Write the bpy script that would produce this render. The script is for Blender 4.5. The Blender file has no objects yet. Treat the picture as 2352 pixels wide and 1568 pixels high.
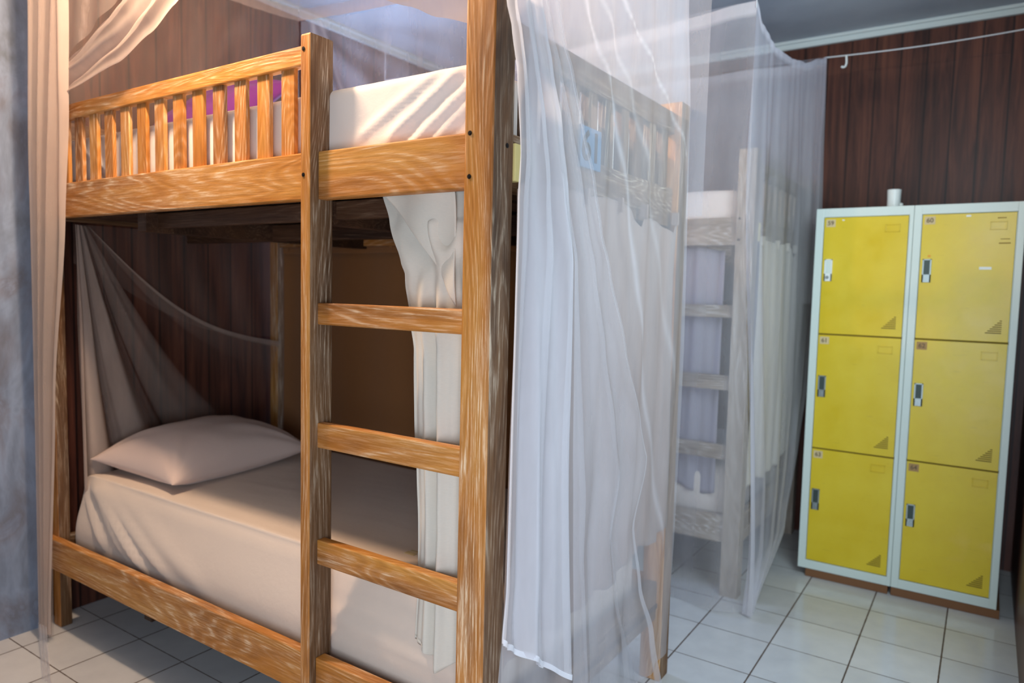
import bpy, bmesh, math, random
from mathutils import Vector, Matrix, noise
random.seed(7)
scene = bpy.context.scene
C = scene.collection
PI = math.pi

# ------------------------------------------------------------------ helpers
def tag(o, label=None, cat=None, group=None, kind=None):
    if label: o['label'] = label
    if cat: o['category'] = cat
    if group: o['group'] = group
    if kind: o['kind'] = kind
    return o

def empty(name, loc=(0, 0, 0), **k):
    o = bpy.data.objects.new(name, None)
    o.empty_display_size = .1
    C.objects.link(o); o.location = loc
    return tag(o, **k)

def link(name, me, mats, parent=None, smooth=False):
    if not isinstance(mats, (list, tuple)): mats = [mats]
    for m in mats: me.materials.append(m)
    if smooth:
        for p in me.polygons: p.use_smooth = True
    o = bpy.data.objects.new(name, me)
    C.objects.link(o)
    if parent: o.parent = parent
    return o

def bm_box(bm, x0, x1, y0, y1, z0, z1, bev=0, mi=0):
    r = bmesh.ops.create_cube(bm, size=1)
    vs = r['verts']
    for v in vs:
        v.co = Vector(((x0 + x1) / 2 + v.co.x * (x1 - x0), (y0 + y1) / 2 + v.co.y * (y1 - y0), (z0 + z1) / 2 + v.co.z * (z1 - z0)))
    fs = set(f for v in vs for f in v.link_faces)
    for f in fs: f.material_index = mi
    if bev:
        es = list(set(e for v in vs for e in v.link_edges))
        bmesh.ops.bevel(bm, geom=es, offset=bev, segments=2, profile=.6, affect='EDGES')

def board(name, x0, x1, y0, y1, z0, z1, mat, parent=None, bev=.003):
    """A plank: its own origin at its centre, bevelled edges, a slight hand-planed unevenness."""
    c = Vector(((x0 + x1) / 2, (y0 + y1) / 2, (z0 + z1) / 2))
    bm = bmesh.new()
    bm_box(bm, x0 - c.x, x1 - c.x, y0 - c.y, y1 - c.y, z0 - c.z, z1 - c.z, bev)
    me = bpy.data.meshes.new(name); bm.to_mesh(me); bm.free()
    o = link(name, me, mat, parent); o.location = c
    return o

def bm_cyl(bm, p0, p1, r, n=16, r2=None, mi=0):
    p0 = Vector(p0); p1 = Vector(p1); d = (p1 - p0)
    q = d.to_track_quat('Z', 'Y').to_matrix().to_4x4()
    res = bmesh.ops.create_cone(bm, cap_ends=True, segments=n, radius1=r, radius2=r if r2 is None else r2, depth=d.length,
                                matrix=Matrix.Translation((p0 + p1) / 2) @ q)
    for v in res['verts']:
        for f in v.link_faces: f.material_index = mi

def mesh_from(name, fn, mats, parent=None, smooth=False):
    bm = bmesh.new(); fn(bm)
    me = bpy.data.meshes.new(name); bm.to_mesh(me); bm.free()
    return link(name, me, mats, parent, smooth)

def grid(name, nu, nv, f, mat, parent=None, dens=None, thick=0):
    """Cloth: a (nu x nv) sheet, f(u, v) -> point; dens(u, v) -> weave density."""
    vs = [f(i / nu, j / nv) for j in range(nv + 1) for i in range(nu + 1)]
    fs = [(j * (nu + 1) + i, j * (nu + 1) + i + 1, (j + 1) * (nu + 1) + i + 1, (j + 1) * (nu + 1) + i) for j in range(nv) for i in range(nu)]
    me = bpy.data.meshes.new(name); me.from_pydata([tuple(v) for v in vs], [], fs); me.update()
    if dens is not None:
        at = me.attributes.new('dens', 'FLOAT', 'POINT')
        d = [dens(i / nu, j / nv) for j in range(nv + 1) for i in range(nu + 1)]
        at.data.foreach_set('value', d)
    o = link(name, me, mat, parent, True)
    if thick:
        s = o.modifiers.new('hem', 'SOLIDIFY'); s.thickness = thick; s.offset = 0
    return o

def lerp(a, b, t): return a + (b - a) * t
def sstep(a, b, t):
    t = max(0, min(1, (t - a) / (b - a))); return t * t * (3 - 2 * t)
def curve(pts, t):
    """piecewise smooth interpolation of pts [(key, value...)] at key t"""
    pts = sorted(pts)
    if t <= pts[0][0]: return pts[0][1]
    if t >= pts[-1][0]: return pts[-1][1]
    for a, b in zip(pts, pts[1:]):
        if a[0] <= t <= b[0]:
            k = (t - a[0]) / (b[0] - a[0])
            k = k * .5 + (k * k * (3 - 2 * k)) * .5
            return a[1] + (b[1] - a[1]) * k
def nz(x, y=0, z=0): return noise.noise(Vector((x, y, z)))

def rbox(name, x0, x1, y0, y1, z0, z1, r, mat, parent=None, step=.02, disp=None):
    """A soft block (mattress): rounded box with a displacement for its folds."""
    bm = bmesh.new()
    lo = Vector((x0, y0, z0)); hi = Vector((x1, y1, z1))
    n = [max(2, int((hi[k] - lo[k]) / step)) for k in range(3)]
    def face(a, b, c, side):
        g = []
        for j in range(n[b] + 1):
            row = []
            for i in range(n[a] + 1):
                p = [0, 0, 0]; p[a] = lerp(lo[a], hi[a], i / n[a]); p[b] = lerp(lo[b], hi[b], j / n[b]); p[c] = hi[c] if side else lo[c]
                row.append(bm.verts.new(p))
            g.append(row)
        for j in range(n[b]):
            for i in range(n[a]):
                q = (g[j][i], g[j][i + 1], g[j + 1][i + 1], g[j + 1][i])
                bm.faces.new(q if side else q[::-1])
    face(0, 1, 2, 1); face(0, 1, 2, 0); face(1, 2, 0, 1); face(1, 2, 0, 0); face(2, 0, 1, 1); face(2, 0, 1, 0)
    bmesh.ops.remove_doubles(bm, verts=bm.verts, dist=1e-5)
    rr = Vector((r, r, r * .9))
    for v in bm.verts:
        q = Vector([max(lo[k] + rr[k], min(hi[k] - rr[k], v.co[k])) for k in range(3)])
        d = v.co - q
        if d.length > 1e-9:
            m = max(abs(d[k]) / rr[k] for k in range(3))
            d2 = Vector([d[k] / rr[k] for k in range(3)]).normalized() * m
            nrm = d2.normalized()
            v.co = q + Vector([d2[k] * rr[k] for k in range(3)])
        else: nrm = Vector((0, 0, 1))
        if disp: v.co += disp(v.co.copy(), nrm)
    bmesh.ops.recalc_face_normals(bm, faces=bm.faces)
    me = bpy.data.meshes.new(name); bm.to_mesh(me); bm.free()
    return link(name, me, mat, parent, True)

# ------------------------------------------------------------------ materials
def lin(c):
    return tuple(((x / 255) / 12.92 if x / 255 < .04045 else ((x / 255 + .055) / 1.055) ** 2.4) for x in c) + (1,)

class NT:
    def __init__(s, name):
        s.m = bpy.data.materials.new(name); s.m.use_nodes = True
        s.t = s.m.node_tree; s.n = s.t.nodes; s.l = s.t.links
        s.b = s.n['Principled BSDF']; s.out = s.n['Material Output']
    def node(s, ty, **k):
        nd = s.n.new(ty)
        for a, b in k.items():
            if a.startswith('i_'):
                nd.inputs[a[2:].replace('_', ' ')].default_value = b
            else: setattr(nd, a, b)
        return nd
    def link(s, a, b): s.l.new(a, b)
    def math(s, op, a, b=None, c=None, clamp=False):
        nd = s.n.new('ShaderNodeMath'); nd.operation = op; nd.use_clamp = clamp
        for i, x in enumerate((a, b, c)):
            if x is None: continue
            if isinstance(x, (int, float)): nd.inputs[i].default_value = x
            else: s.l.new(x, nd.inputs[i])
        return nd.outputs[0]
    def mix(s, f, a, b, blend='MIX'):
        nd = s.n.new('ShaderNodeMix'); nd.data_type = 'RGBA'; nd.blend_type = blend
        for i, x in ((0, f), (6, a), (7, b)):
            if isinstance(x, (int, float, tuple)): nd.inputs[i].default_value = x
            else: s.l.new(x, nd.inputs[i])
        return nd.outputs[2]
    def ramp(s, f, stops):
        nd = s.n.new('ShaderNodeValToRGB'); s.l.new(f, nd.inputs[0])
        e = nd.color_ramp.elements
        while len(e) < len(stops): e.new(.5)
        for k, (p, c) in enumerate(stops): e[k].position = p; e[k].color = c if len(c) == 4 else c + (1,)
        return nd.outputs[0]
    def noise(s, vec, scale, detail=3, rough=.55, dist=0):
        nd = s.n.new('ShaderNodeTexNoise'); s.l.new(vec, nd.inputs['Vector'])
        nd.inputs['Scale'].default_value = scale; nd.inputs['Detail'].default_value = detail
        nd.inputs['Roughness'].default_value = rough; nd.inputs['Distortion'].default_value = dist
        return nd.outputs['Fac']
    def coord(s, scale=(1, 1, 1), rand=False, which='Object'):
        tc = s.n.new('ShaderNodeTexCoord'); v = tc.outputs[which]
        if rand:
            oi = s.n.new('ShaderNodeObjectInfo')
            cb = s.n.new('ShaderNodeCombineXYZ')
            s.l.new(s.math('MULTIPLY', oi.outputs['Random'], 37.0), cb.inputs[0]); s.l.new(s.math('MULTIPLY', oi.outputs['Random'], 91.0), cb.inputs[1])
            s.l.new(s.math('MULTIPLY', oi.outputs['Random'], 53.0), cb.inputs[2])
            ad = s.n.new('ShaderNodeVectorMath'); ad.operation = 'ADD'; s.l.new(v, ad.inputs[0]); s.l.new(cb.outputs[0], ad.inputs[1]); v = ad.outputs[0]
        mp = s.n.new('ShaderNodeMapping'); mp.inputs['Scale'].default_value = scale; s.l.new(v, mp.inputs['Vector'])
        return mp.outputs[0]
    def bump(s, h, strength=.3, dist=.002):
        nd = s.n.new('ShaderNodeBump'); nd.inputs['Strength'].default_value = strength; nd.inputs['Distance'].default_value = dist
        s.l.new(h, nd.inputs['Height']); s.l.new(nd.outputs[0], s.b.inputs['Normal'])

def simple(name, col, rough=.6, metal=0, emit=None, es=1):
    s = NT(name); s.b.inputs['Base Color'].default_value = lin(col); s.b.inputs['Roughness'].default_value = rough; s.b.inputs['Metallic'].default_value = metal
    if emit: s.b.inputs['Emission Color'].default_value = lin(emit); s.b.inputs['Emission Strength'].default_value = es
    return s.m

def wood(name, axis, dark, mid, light, wash, amount=.55):
    """limewashed reclaimed teak; the grain runs along `axis`."""
    s = NT(name)
    st = [1, 1, 1]; st[axis] = .13
    v = s.coord(tuple(st), rand=True)
    n1 = s.noise(v, 4.5, 2.5, .5, .5)                    # contour field -> cathedral grain and knots
    rings = s.math('SINE', s.math('MULTIPLY', n1, 260))
    rings = s.math('MULTIPLY_ADD', rings, .5, .5)
    st2 = [1, 1, 1]; st2[axis] = .05
    v2 = s.coord(tuple(st2), rand=True)
    fib = s.noise(v2, 210, 4, .7)
    tone = s.noise(v, 9, 4, .6)
    base = s.ramp(tone, [(.3, lin(dark)), (.48, lin(mid)), (.7, lin(light))])
    fibc = s.ramp(fib, [(.3, (.62, .62, .62, 1)), (.6, (1, 1, 1, 1))])
    base = s.mix(.55, base, fibc, 'MULTIPLY')
    ringc = s.ramp(rings, [(.0, (.78, .74, .70, 1)), (.5, (1, 1, 1, 1))])
    base = s.mix(.6, base, ringc, 'MULTIPLY')
    patch = s.ramp(s.noise(v, 6.5, 5, .7, .5), [(.42, (0, 0, 0, 1)), (.66, (1, 1, 1, 1))])
    line = s.ramp(rings, [(.62, (0, 0, 0, 1)), (.98, (1, 1, 1, 1))])
    line2 = s.ramp(fib, [(.47, (0, 0, 0, 1)), (.60, (1, 1, 1, 1))])
    w = s.math('MULTIPLY', s.math('MULTIPLY_ADD', line, .55, .25), s.math('MULTIPLY_ADD', line2, .8, .2))
    w = s.math('MULTIPLY', w, s.math('MULTIPLY_ADD', patch, 1.15, .12))
    w = s.math('MULTIPLY', w, amount * 1.35, clamp=True)
    col = s.mix(w, base, lin(wash))
    s.link(col, s.b.inputs['Base Color'])
    s.b.inputs['Roughness'].default_value = .55
    s.b.inputs['Specular IOR Level'].default_value = .3
    s.bump(s.math('ADD', s.math('MULTIPLY', rings, .35), fib), .35, .0015)
    return s.m

TEAK = dict(dark=(120, 68, 24), mid=(184, 116, 42), light=(206, 146, 66), wash=(242, 222, 190))
W = [wood('teak_grain_%s' % 'xyz'[a], a, amount=.62, **TEAK) for a in range(3)]
PALE = dict(dark=(120, 104, 88), mid=(158, 142, 124), light=(180, 166, 150), wash=(222, 218, 212))  # paler, greyer colours of the bunk wood for the far bed
WP = [wood('pale_grain_%s' % 'xyz'[a], a, amount=.8, **PALE) for a in range(3)]
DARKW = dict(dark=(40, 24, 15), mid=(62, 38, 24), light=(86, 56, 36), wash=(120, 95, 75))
GREYBROWN = dict(dark=(60, 38, 20), mid=(104, 70, 40), light=(134, 98, 62), wash=(196, 178, 154))  # darker grey-brown wood for the bed ends and +X post faces
WW = [wood('greybrown_grain_%s' % 'xyz'[a], a, amount=.7, **GREYBROWN) for a in range(3)]
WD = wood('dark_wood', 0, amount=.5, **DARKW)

def fabric(name, col, weave=900, rough=.9, slub=.06, transl=0.0, sheen=.2):
    s = NT(name)
    v = s.coord()
    sl = s.noise(s.coord((1, 1, 12)), 90, 2)
    c = lin(col)
    cc = s.mix(s.math('MULTIPLY', sl, slub * 4), c, tuple(x * .78 for x in c[:3]) + (1,))
    s.link(cc, s.b.inputs['Base Color'])
    s.b.inputs['Roughness'].default_value = rough; s.b.inputs['Specular IOR Level'].default_value = .15
    s.b.inputs['Sheen Weight'].default_value = sheen
    wv = s.noise(v, weave, 1); soft = s.noise(v, 22, 4, .55)
    s.bump(s.math('ADD', s.math('MULTIPLY', wv, .12), soft), .25, .006)
    if transl:
        tr = s.node('ShaderNodeBsdfTranslucent'); s.link(cc, tr.inputs[0])
        mx = s.node('ShaderNodeMixShader'); mx.inputs[0].default_value = transl
        s.link(s.b.outputs[0], mx.inputs[1]); s.link(tr.outputs[0], mx.inputs[2]); s.link(mx.outputs[0], s.out.inputs[0])
    return s.m

M = {}
M['sheet'] = fabric('cotton_sheet', (222, 204, 188), slub=.02)
M['sheet_white'] = fabric('white_cotton_sheet', (232, 222, 214), slub=.02)
M['pillow'] = fabric('pillow_cotton', (214, 190, 178), slub=.03)
M['linen'] = fabric('cream_linen', (222, 214, 200), slub=.14, transl=.08)
M['linen_shaded'] = fabric('shaded_cream_linen', (158, 134, 120), slub=.14, transl=.06)  # cream linen darkened, the shade behind the net put into its colour
M['brown'] = fabric('brown_curtain', (150, 102, 62), slub=.14)
M['purple'] = fabric('purple_cotton', (128, 56, 136), slub=.05)
M['greycloth'] = fabric('grey_lilac_curtain', (176, 172, 184), slub=.08, transl=.1)

def net(name, col, k=1.0):
    """fine mosquito netting: partly open weave; 'dens' is how closely it is gathered"""
    s = NT(name)
    df = s.node('ShaderNodeBsdfDiffuse'); df.inputs[0].default_value = lin(col)
    tl = s.node('ShaderNodeBsdfTranslucent'); tl.inputs[0].default_value = lin(col)
    mx = s.node('ShaderNodeMixShader'); mx.inputs[0].default_value = .45
    s.link(df.outputs[0], mx.inputs[1]); s.link(tl.outputs[0], mx.inputs[2])
    tp = s.node('ShaderNodeBsdfTransparent')
    at = s.node('ShaderNodeAttribute'); at.attribute_name = 'dens'
    v = s.coord((1, 1, .25)); n = s.noise(v, 14, 3, .6)
    a = s.math('MULTIPLY', at.outputs['Fac'], s.math('MULTIPLY_ADD', n, .5, .75 * k), clamp=True)
    m2 = s.node('ShaderNodeMixShader'); s.link(a, m2.inputs[0]); s.link(tp.outputs[0], m2.inputs[1]); s.link(mx.outputs[0], m2.inputs[2])
    s.link(m2.outputs[0], s.out.inputs[0])
    return s.m
M['net'] = net('mosquito_netting', (226, 224, 228))
M['net_hem'] = net('netting_hem_tape', (240, 240, 244))
M['net_lamp_tint'] = net('netting_lamp_tint', (212, 192, 178))  # same netting, the bulb's warm cast put into its colour

def plaster():
    s = NT('grey_blue_plaster'); v = s.coord((1, 1, .55))
    n = s.noise(v, 5, 5, .6, .8); n2 = s.noise(s.coord((1, 1, .3)), 11, 4, .6)
    c = s.ramp(n, [(.3, lin((104, 112, 124))), (.5, lin((136, 150, 172))), (.62, lin((124, 128, 142))), (.75, lin((154, 174, 204)))])
    c2 = s.ramp(n2, [(.42, lin((120, 112, 108))), (.6, (1, 1, 1, 1))])
    s.link(s.mix(.35, c, c2, 'MULTIPLY'), s.b.inputs['Base Color']); s.b.inputs['Roughness'].default_value = .8
    s.bump(n2, .3, .01)
    return s.m
M['plaster'] = plaster()

def ceilm():
    s = NT('ceiling_paint'); n = s.noise(s.coord(), 2.5, 4)
    s.link(s.ramp(n, [(.35, lin((160, 168, 176))), (.65, lin((178, 186, 192)))]), s.b.inputs['Base Color']); s.b.inputs['Roughness'].default_value = .5
    return s.m
M['ceiling'] = ceilm()

def panel(name, axis):
    """dark brown wooden wall boards with narrow dark grooves, boards vertical"""
    s = NT(name)
    tc = s.n.new('ShaderNodeTexCoord'); sp = s.n.new('ShaderNodeSeparateXYZ'); s.link(tc.outputs['Object'], sp.inputs[0])
    a = sp.outputs[axis]
    t = s.math('DIVIDE', a, .118)
    # uneven board widths: 2 narrow + 1 wide
    fr = s.math('FRACT', t); idx = s.math('FLOOR', t)
    g1 = s.math('LESS_THAN', s.math('ABSOLUTE', s.math('SUBTRACT', fr, .5)), .035)
    wn = s.n.new('ShaderNodeTexWhiteNoise'); wn.noise_dimensions = '1D'; s.link(idx, wn.inputs['W'])
    v = s.coord((1, 1, .06)); n = s.noise(v, 26, 5, .65, .6)
    c = s.ramp(n, [(.3, lin((44, 22, 17))), (.5, lin((84, 46, 34))), (.7, lin((110, 64, 46)))])
    tint = s.math('MULTIPLY_ADD', wn.outputs[0], .45, .75)
    c = s.mix(1.0, c, s.ramp(tint, [(0, (0, 0, 0, 1)), (1, (1, 1, 1, 1))]), 'MULTIPLY')
    c = s.mix(s.math('MULTIPLY', g1, .8), c, lin((20, 8, 8)))
    s.link(c, s.b.inputs['Base Color']); s.b.inputs['Roughness'].default_value = .42
    s.b.inputs['Specular IOR Level'].default_value = .35
    s.bump(s.math('SUBTRACT', s.math('MULTIPLY', n, .2), g1), .5, .004)
    return s.m
M['panel_x'] = panel('brown_wall_boards', 0)
M['panel_y'] = panel('brown_wall_boards_side', 1)

def tiles():
    s = NT('white_floor_tiles'); T = .2785
    tc = s.n.new('ShaderNodeTexCoord'); sp = s.n.new('ShaderNodeSeparateXYZ'); s.link(tc.outputs['Object'], sp.inputs[0])
    def ax(o, off):
        t = s.math('DIVIDE', s.math('SUBTRACT', o, off), T)
        fr = s.math('FRACT', s.math('ADD', t, 100)); d = s.math('MINIMUM', fr, s.math('SUBTRACT', 1, fr))
        return d, s.math('FLOOR', t)
    dx, ix = ax(sp.outputs[0], .2411); dy, iy = ax(sp.outputs[1], 1.566)
    wob = s.math('MULTIPLY', s.noise(s.coord(), 30, 3), .008)
    gx = s.math('LESS_THAN', dx, s.math('ADD', wob, .006)); gy = s.math('LESS_THAN', dy, s.math('ADD', wob, .003))
    g = s.math('MAXIMUM', gx, gy)
    wn = s.n.new('ShaderNodeTexWhiteNoise'); wn.noise_dimensions = '2D'
    cb = s.n.new('ShaderNodeCombineXYZ'); s.link(ix, cb.inputs[0]); s.link(iy, cb.inputs[1]); s.link(cb.outputs[0], wn.inputs['Vector'])
    n = s.noise(s.coord(), 9, 4)
    c = s.ramp(s.math('ADD', s.math('MULTIPLY', wn.outputs['Value'], .35), s.math('MULTIPLY', n, .65)), [(.2, lin((196, 196, 196))), (.8, lin((220, 219, 216)))])
    c = s.mix(g, c, lin((92, 76, 66)))
    s.link(c, s.b.inputs['Base Color'])
    s.link(s.math('MULTIPLY_ADD', g, .5, .16), s.b.inputs['Roughness'])
    s.bump(s.math('SUBTRACT', s.math('MULTIPLY', n, .05), g), .5, .003)
    return s.m
M['tiles'] = tiles()

def yellow():
    s = NT('yellow_enamel'); n = s.noise(s.coord(), 6, 5, .6); n2 = s.noise(s.coord((.3, 1, 3)), 40, 4, .65)
    c = s.ramp(n, [(.3, lin((212, 182, 18))), (.7, lin((220, 194, 40)))])
    c = s.mix(s.math('MULTIPLY', s.math('GREATER_THAN', n2, .66), .25), c, lin((176, 150, 40)))
    s.link(c, s.b.inputs['Base Color'])
    s.link(s.math('MULTIPLY_ADD', n, .25, .22), s.b.inputs['Roughness'])
    s.bump(s.noise(s.coord(), 9, 2), .15, .006)
    return s.m
M['yellow'] = yellow()
M['enamel'] = simple('pale_green_white_enamel', (208, 220, 212), .38)
M['black'] = simple('black_gap', (8, 8, 8), .8)
M['steel'] = simple('brushed_steel', (150, 160, 158), .35, .8)
M['steel_dark'] = simple('dark_steel_recess', (62, 74, 70), .5, .4)
M['label'] = simple('beige_label', (206, 186, 140), .7)
M['label_dark'] = simple('brown_label', (170, 134, 84), .7)
M['ink'] = simple('faded_ink', (110, 92, 68), .8)
M['white'] = simple('white_plastic', (226, 232, 228), .4)
M['cord'] = simple('white_cord', (206, 210, 212), .7)
M['bolt'] = simple('dark_bolt', (26, 20, 18), .5, .5)
M['blue'] = simple('blue_plate', (70, 112, 144), .5)
M['blueink'] = simple('dark_blue_ink', (22, 22, 28), .8)
M['trim'] = simple('white_cornice', (206, 216, 212), .5)
M['yblock'] = simple('pale_new_wood', (214, 196, 128), .6)
M['amber'] = simple('amber_mark', (224, 150, 0), .5)
M['scuff'] = simple('scuff_brown', (150, 120, 20), .6)
M['vent'] = simple('vent_slot', (126, 104, 20), .7)
M['plywood'] = simple('brown_packing_strip', (122, 82, 50), .8)
M['lampmetal'] = simple('lamp_metal', (200, 200, 200), .4)
M['bulb'] = simple('lamp_bulb', (255, 230, 200), .4, emit=(255, 205, 160), es=8)

# ------------------------------------------------------------------ the room
XL, XR, YB, YF, ZC = -2.16, 1.035, 3.03, -3.4, 2.74
def struct(name, x0, x1, y0, y1, z0, z1, mat):
    o = board(name, x0, x1, y0, y1, z0, z1, mat, None, 0)
    # keep object coordinates equal to world coordinates for the patterns
    me = o.data; c = o.location.copy()
    for v in me.vertices: v.co += c
    o.location = (0, 0, 0)
    o['kind'] = 'structure'
    return o
struct('floor', XL - .1, XR + .1, YF, YB + .1, -.05, 0, M['tiles'])
struct('ceiling', XL - .1, XR + .1, YF, YB + .1, ZC, ZC + .05, M['ceiling'])
struct('wall_back', XL - .1, XR + .1, YB, YB + .1, 0, ZC, M['panel_x'])
struct('wall_left', XL - .1, XL, .02, YB, 0, ZC, M['panel_y'])
struct('wall_front_left', XL - .1, -2.098, YF, .02, 0, ZC, M['plaster'])
struct('wall_right', XR, XR + .1, 1.3, YB, 0, ZC, M['panel_y'])
def trim(bm):
    # stepped cornice along the back wall
    bm_box(bm, XL, XR, YB - .022, YB, ZC - .042, ZC, .003)
    bm_box(bm, XL, XR, YB - .040, YB, ZC - .016, ZC, .003)
o = mesh_from('trim_1', trim, M['trim']); o['kind'] = 'structure'
def trim2(bm):
    bm_box(bm, XL, XL + .022, .02, YB - .04, ZC - .042, ZC, .003)
    bm_box(bm, XL, XL + .040, .02, YB - .04, ZC - .016, ZC, .003)
o = mesh_from('trim_2', trim2, M['trim']); o['kind'] = 'structure'

# ------------------------------------------------------------------ bunk beds
BW = 1.125
def make_bunk(loc, WM, label, pale=False):
    X, Y, Z = WM
    b = empty('bunk_bed', loc, label=label, cat='bunk bed')
    H = 1.962
    def post(n, x0, x1, y0, y1, h):
        o = board(n, x0, x1, y0, y1, 0, h, Z, b, .005)
        if not pale:      # side faces turned to +X take the darker grey-brown wood
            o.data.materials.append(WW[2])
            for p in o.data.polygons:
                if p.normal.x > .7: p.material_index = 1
        return o
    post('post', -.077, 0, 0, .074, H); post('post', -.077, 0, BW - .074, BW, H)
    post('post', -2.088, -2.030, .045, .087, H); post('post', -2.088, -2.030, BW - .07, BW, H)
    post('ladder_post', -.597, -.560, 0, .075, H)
    # upper long rails
    board('side_rail', -2.088, -.597, .020, .046, 1.557, 1.677, X, b, .004)
    board('side_rail', -.560, -.077, .025, .056, 1.557, 1.677, X, b, .004)
    board('side_rail', -1.99, -.077, BW - .06, BW - .03, 1.557, 1.677, X, b, .004)
    board('guard_rail', -2.088, -.597, .025, .050, 1.896, 1.946, X, b, .004)
    board('guard_rail', -1.99, -.077, BW - .056, BW - .028, 1.896, 1.926, X, b, .004)
    for k in range(13):
        x = -.711 - .1 * k
        board('guard_bar', x, x + .052, .032, .045, 1.66, 1.905, Z, b, .003)
    for z0, z1 in ((1.2405, 1.296), (.9205, .986), (.610, .676)):
        board('rung', -.562, -.075, .025, .052, z0, z1, X, b, .004)
    # lower rails
    board('side_rail', -2.088, -.597, .020, .050, .24, .358, X, b, .004)
    board('side_rail', -.560, -.077, .020, .052, .24, .358, X, b, .004)
    board('side_rail', -1.99, -.077, BW - .06, BW - .03, .24, .358, X, b, .004)
    # foot and head ends
    YE, ZE = (Y, Z) if pale else (WW[1], WW[2])
    for (xa, xb) in ((-.055, -.022), (-2.072, -2.045)):
        y0, y1 = (.074, BW - .074) if xa > -1 else (.087, BW - .07)
        board('end_top_rail', xa, xb, y0, y1, 1.858, 1.926, YE, b, .004)
        board('end_board', xa, xb, y0, y1, 1.557, 1.682, YE, b, .004)
        board('end_board', xa, xb, y0, y1, .22, .352, YE, b, .004)
        for k in range(9):
            y = .158 + .1 * k
            board('end_bar', xa + .005, xb - .004, y, y + .05, 1.67, 1.865, ZE, b, .003)
    # bunk bases: ledgers, cross beams and slats
    for zb in (1.512, .205):
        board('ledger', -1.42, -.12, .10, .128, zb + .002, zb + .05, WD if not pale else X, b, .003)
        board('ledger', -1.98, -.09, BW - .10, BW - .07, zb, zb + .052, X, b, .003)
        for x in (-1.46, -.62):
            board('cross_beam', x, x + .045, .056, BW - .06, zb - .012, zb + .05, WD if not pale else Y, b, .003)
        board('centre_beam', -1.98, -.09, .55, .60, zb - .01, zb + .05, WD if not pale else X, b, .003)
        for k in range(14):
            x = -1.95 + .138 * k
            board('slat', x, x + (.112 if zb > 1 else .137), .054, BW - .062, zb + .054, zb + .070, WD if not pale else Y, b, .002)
    def bolt(p, ax):
        d = Vector((0, .004, 0)) if ax else Vector((-.004, 0, 0))
        p = Vector(p)
        def f(bm):
            bm_cyl(bm, p - d * .3, p + d, .0052, 12); bm_cyl(bm, p - d * .45, p + d, .0028, 6)
        mesh_from('bolt', f, M['bolt'], b)
    for p in ((-.062, 0, 1.668), (-.062, 0, 1.578), (-.585, 0, 1.925), (-.585, 0, 1.617)): bolt(p, 1)
    bolt((0, .048, 1.645), 0)
    board('corner_block', -.022, 0.004, .0745, .098, 1.575, 1.655, M['yblock'], b, .002)
    return b
bed1 = make_bunk((0, 0, 0), W, 'orange limewashed teak bunk bed with slatted guard rail and ladder, nearest the camera')
bed2 = make_bunk((.02, 1.88, -.005), WP, 'pale bunk bed veiled by netting, standing beside the yellow lockers', True)

# number plate on the foot end of the near bed
plate = empty('number_plate', (-.018, .456, 1.71), label='blue plate numbered 61 on the foot end bars of the orange bunk bed', cat='sign')
def pl(bm): bm_box(bm, -.004, .003, -.057, .057, -.052, .052, .001)
mesh_from('plate_board', pl, M['blue'], plate)
def text_mesh(name, txt, size, mat, parent, loc, rot, ext=.0006):
    cu = bpy.data.curves.new(name, 'FONT'); cu.body = txt; cu.size = size; cu.extrude = ext; cu.align_x = 'CENTER'; cu.align_y = 'CENTER'; cu.offset = size * .02
    t = bpy.data.objects.new(name, cu); C.objects.link(t)
    bpy.context.view_layer.update()
    me = bpy.data.meshes.new_from_object(t.evaluated_get(bpy.context.evaluated_depsgraph_get()))
    bpy.data.objects.remove(t)
    me.materials.clear()
    o = link(name, me, mat, parent); o.location = loc; o.rotation_euler = rot
    return o
text_mesh('digits', '61', .105, M['blueink'], plate, (.0036, 0, 0), (PI / 2, 0, PI / 2))

# ------------------------------------------------------------------ bedding
def ridge(p, a, b, w, h, fade=.15):
    """height of a fold running from a to b (x, z) on a long side"""
    ax, az = a; bx, bz = b
    dx, dz = bx - ax, bz - az; L = math.hypot(dx, dz)
    t = ((p.x - ax) * dx + (p.z - az) * dz) / (L * L)
    d = abs((p.x - ax) * dz - (p.z - az) * dx) / L
    if t < -.1 or t > 1.1: return 0
    return h * math.exp(-(d / w) ** 2) * sstep(-.1, fade, t) * sstep(1.1, 1 - fade, t)
def lower_disp(p, n):
    d = Vector((0, 0, 0))
    if n.y < -.2 or p.y < .2:
        k = 0
        for (a, b, w, h) in (((-1.97, .57), (-1.62, .36), .012, .016), ((-1.95, .58), (-1.50, .34), .016, .022), ((-1.93, .59), (-1.36, .35), .014, .014),
                             ((-1.98, .52), (-1.78, .36), .012, .012), ((-1.90, .60), (-1.15, .36), .03, .008)):
            k += ridge(p, a, b, w, h)
        d.y -= k * max(0, -n.y) ; d.z += k * .3 * max(0, n.z)
        # the side leans in under the taut sheet
        d.y += .05 * sstep(.36, .60, p.z) * max(0, min(1, -n.y + .2)) * sstep(.30, .12, p.y)
    if n.z > .5:
        d.z += .004 * nz(p.x * 2, p.y * 3) + .0012 * nz(p.x * 5, p.y * 30)
    if p.z < .5 and p.y < .2 and p.x > -.62: d.y += .004 * math.sin(p.z * 90 + p.x * 6)
    return d
m1 = rbox('mattress', -2.036, -.09, .089, 1.03, .275, .585, .05, M['sheet'], None, .018, lower_disp)
tag(m1, 'cream sheeted mattress on the lower bunk of the orange bed', 'mattress')
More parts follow.
